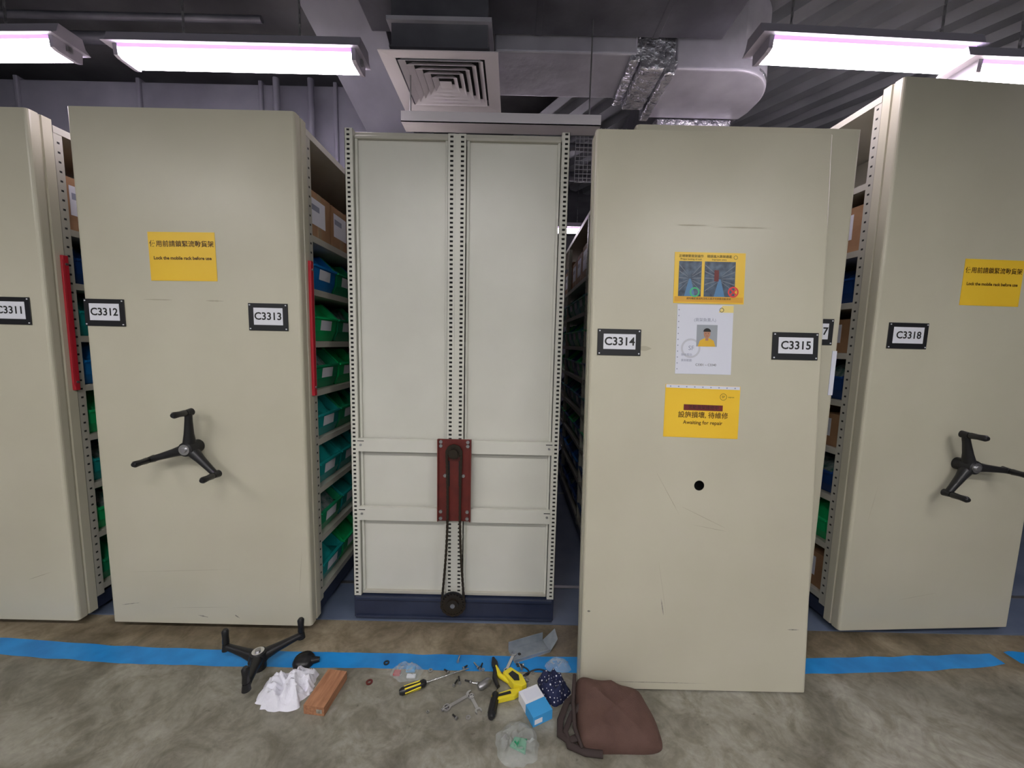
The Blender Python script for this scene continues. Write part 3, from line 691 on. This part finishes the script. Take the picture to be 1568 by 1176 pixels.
def wrench(p,ang,L,rr):
    mb=MB(); t=.007
    mb.prism([(-L/2,-.007),(L/2,-.007),(L/2,.007),(-L/2,.007)],.001,t,M_CHROME)
    n=18; pts_=[(L/2+rr*.7+rr*math.cos(a),rr*math.sin(a)) for a in [math.radians(40+280*k/n) for k in range(n+1)]]+[(L/2+rr*.7-rr*.25,-rr*.35),(L/2+rr*.7-rr*.25,rr*.35)]
    mb.prism(pts_,0,t+.001,M_CHROME)
    c_=(-L/2-rr*.7,0)
    vs=[(c_[0]+q*math.cos(2*math.pi*k/18),q*math.sin(2*math.pi*k/18),z) for z in (0,t+.001) for q in (rr*.9,rr*.5) for k in range(18)]
    fs=[]
    for k in range(18):
        k2=(k+1)%18; fs+=[(36+k,36+k2,54+k2,54+k),(k,18+k,18+k2,k2),(k,k2,36+k2,36+k),(18+k,54+k,54+k2,18+k2)]
    mb.add(vs,fs,M_CHROME); mb.done('combination_wrench',M=T((*p,.0012))@Rot(ang,'Z'),bevel=.001)
wrench((-.185,1.405),35,.08,.018); wrench((-.12,1.395),-60,.05,.014); wrench((.02,1.60),70,.08,.013)
mb=MB(); mb.prism([(-.045,-.02),(.03,-.03),(.06,-.012),(.065,.012),(.02,.03),(-.04,.022)],.001,.034,M_CYEL)
mb.prism([(-.02,-.012),(.02,-.016),(.035,0),(.015,.016),(-.02,.012)],.034,.037,M_BLACK); mb.box(.058,.07,-.008,.008,.004,.01,M_CHROME)
mb.done('measuring_tape',M=T((.035,1.500,.0005))@Rot(-45,'Z'),bevel=.004)
mb=MB(); mb.prism([(-.06,-.012),(.03,-.016),(.06,-.006),(.06,.010),(.02,.016),(-.06,.010)],.001,.022,M_CYEL); mb.prism([(-.05,-.004),(.02,-.006),(.02,.006),(-.05,.005)],.022,.026,M_BLACK); mb.box(.06,.10,-.004,.004,.006,.009,M_CHROME)
mb.done('utility_knife',M=T((.005,1.425,.0005))@Rot(18,'Z'),bevel=.002)
mb=MB(); mb.tube([(0,0,.012),(.05,.01,.012),(.09,.04,.012)],[.009,.011,.008],M_CYEL,10); mb.tube([(0,0,.012),(.055,-.015,.012),(.10,-.01,.012)],[.009,.011,.008],M_BLACK,10)
mb.prism([(-.05,-.004),(-.02,-.014),(.005,-.012),(.005,.012),(-.02,.014),(-.05,.004)],.004,.018,M_BLACKM); mb.done('pliers',M=T((-.045,1.565,.001))@Rot(-75,'Z'))
mb=MB(); mb.tube([(0,0,.015),(.012,0,.015),(.05,0,.015),(.06,0,.015)],[.009,.015,.015,.010],M_STEEL,14); mb.done('socket',M=T((-.11,1.455,.0005))@Rot(40,'Z'))
mb=MB(); mb.box(-.042,.042,-.060,.062,0,.040,M_WHITE); mb.box(-.0425,.0425,-.0605,.0,-.0,.0405,M_SKYB); mb.box(-.036,-.002,-.0611,-.0605,.008,.028,M_WHITE)
mb.box(-.030,.034,.010,.052,.0402,.0408,M_PAPER)
mb.done('small_parts_carton',M=T((.120,1.380,.001))@Rot(26,'Z'),bevel=.001,seg=1)
pb=empty('parts_polybag',T((-.435,1.535,0))); crumple('bag_film',Matrix.Identity(4),.07,.045,.04,M_CLEAR,1.7,22,parent=pb,edge=.3)
mb=MB(); mb.box(-.05,-.02,-.02,.005,.002,.014,M_RED); mb.box(0,.04,.0,.025,.002,.016,M_SKYB); mb.box(.01,.05,-.03,-.012,.002,.012,M_WHITE); mb.done('contents',pb,bevel=.003)
pb=empty('empty_polybag',T((.055,1.245,0))@Rot(-15,'Z')); crumple('bag_film',Matrix.Identity(4),.085,.075,.04,M_CLEAR,5.7,34,1.2,.22,parent=pb)
mb=MB(); mb.prism([(-.03,-.02),(.03,-.03),(.025,.02),(-.02,.015)],.002,.012,M_DGREEN); mb.done('contents',pb,bevel=.002)
br=empty('sheet_metal_bracket',T((.10,1.665,0))@Rot(22,'Z'))
mb=MB(); mb.box(-.08,.10,-.040,.040,.001,.003,M_GSHEET); mb.box(-.08,.10,.038,.040,.003,.045,M_GSHEET); mb.box(-.08,.10,-.040,-.038,.003,.018,M_GSHEET)
mb.add([(.10,-.040,.003),(.10,.040,.003),(.16,.03,.055),(.15,-.02,.04)],[(0,1,2,3)],M_GSHEET); mb.tube([(-.04,.0,.003),(-.04,.0,.0034)],.008,M_DARK,12); mb.done('folded_plate',br,bevel=.0008,seg=1)
crumple('crumpled_film',T((.235,1.585,0)),.060,.035,.035,M_CLEAR,9.7,26,1.3,.25)
mb=MB()
def washer(x,y,r,m):
    vs=[(x+q*math.cos(2*math.pi*k/16),y+q*math.sin(2*math.pi*k/16),z) for z in (.0012,.004) for q in (r,r*.45) for k in range(16)]
    fs=[]
    for k in range(16):
        k2=(k+1)%16; fs+=[(32+k,32+k2,48+k2,48+k),(k,k2,32+k2,32+k),(16+k,48+k,48+k2,16+k2)]
    mb.add(vs,fs,m)
for x,y,r,m in ((-.575,1.485,.014,M_MAROON),(-.535,1.585,.013,M_BLACKM),(-.33,1.55,.01,M_STEEL),(-.23,1.37,.008,M_STEEL),(-.30,1.36,.006,M_STEEL),(.12,1.55,.008,M_STEEL),(-.10,1.56,.008,M_STEEL),(.08,1.53,.010,M_CHROME),(.10,1.47,.009,M_CHROME),(-.14,1.34,.010,M_CHROME)): washer(x,y,r,m)
random.seed(3)
for k in range(16):
    x=random.uniform(-.26,-.07) if k<11 else random.uniform(.06,.16); y=random.uniform(1.33,1.60) if k<11 else random.uniform(1.50,1.60); a=random.uniform(0,180)
    MM=T((x,y,.007))@Rot(a,'Z'); L=random.uniform(.016,.032); mb.tube([(0,0,0),(L,0,0)],.0035,random.choice([M_STEEL,M_CHROME,M_BLACKM]),8,MM); mb.tube([(-.006,0,0),(0,0,0)],.0065,M_STEEL,6,MM)
mb.done('loose_bolts_and_washers')
mb=MB(); p=[]
for k in range(40):
    t=k/39; p.append((.05+.12*t+.03*math.sin(t*9),1.560-.02*t+.02*math.cos(t*8),.004+.003*math.sin(t*20)))
mb.tube(p,.003,M_BLACK,8); mb.done('black_cord')

# ------------------------------------------------------------------ world + camera
W_=bpy.data.worlds.new('World'); S.world=W_; W_.use_nodes=True
W_.node_tree.nodes['Background'].inputs[0].default_value=(.92,.94,1,1); W_.node_tree.nodes['Background'].inputs[1].default_value=.38
cam=bpy.data.cameras.new('Camera'); co=bpy.data.objects.new('Camera',cam); COL.objects.link(co)
cam.sensor_width=36; cam.lens=13.52; cam.clip_start=.02
co.matrix_world=T((0,0,1.44))@Rot(84.0,'X')@Rot(1.3,'Z')
S.camera=co
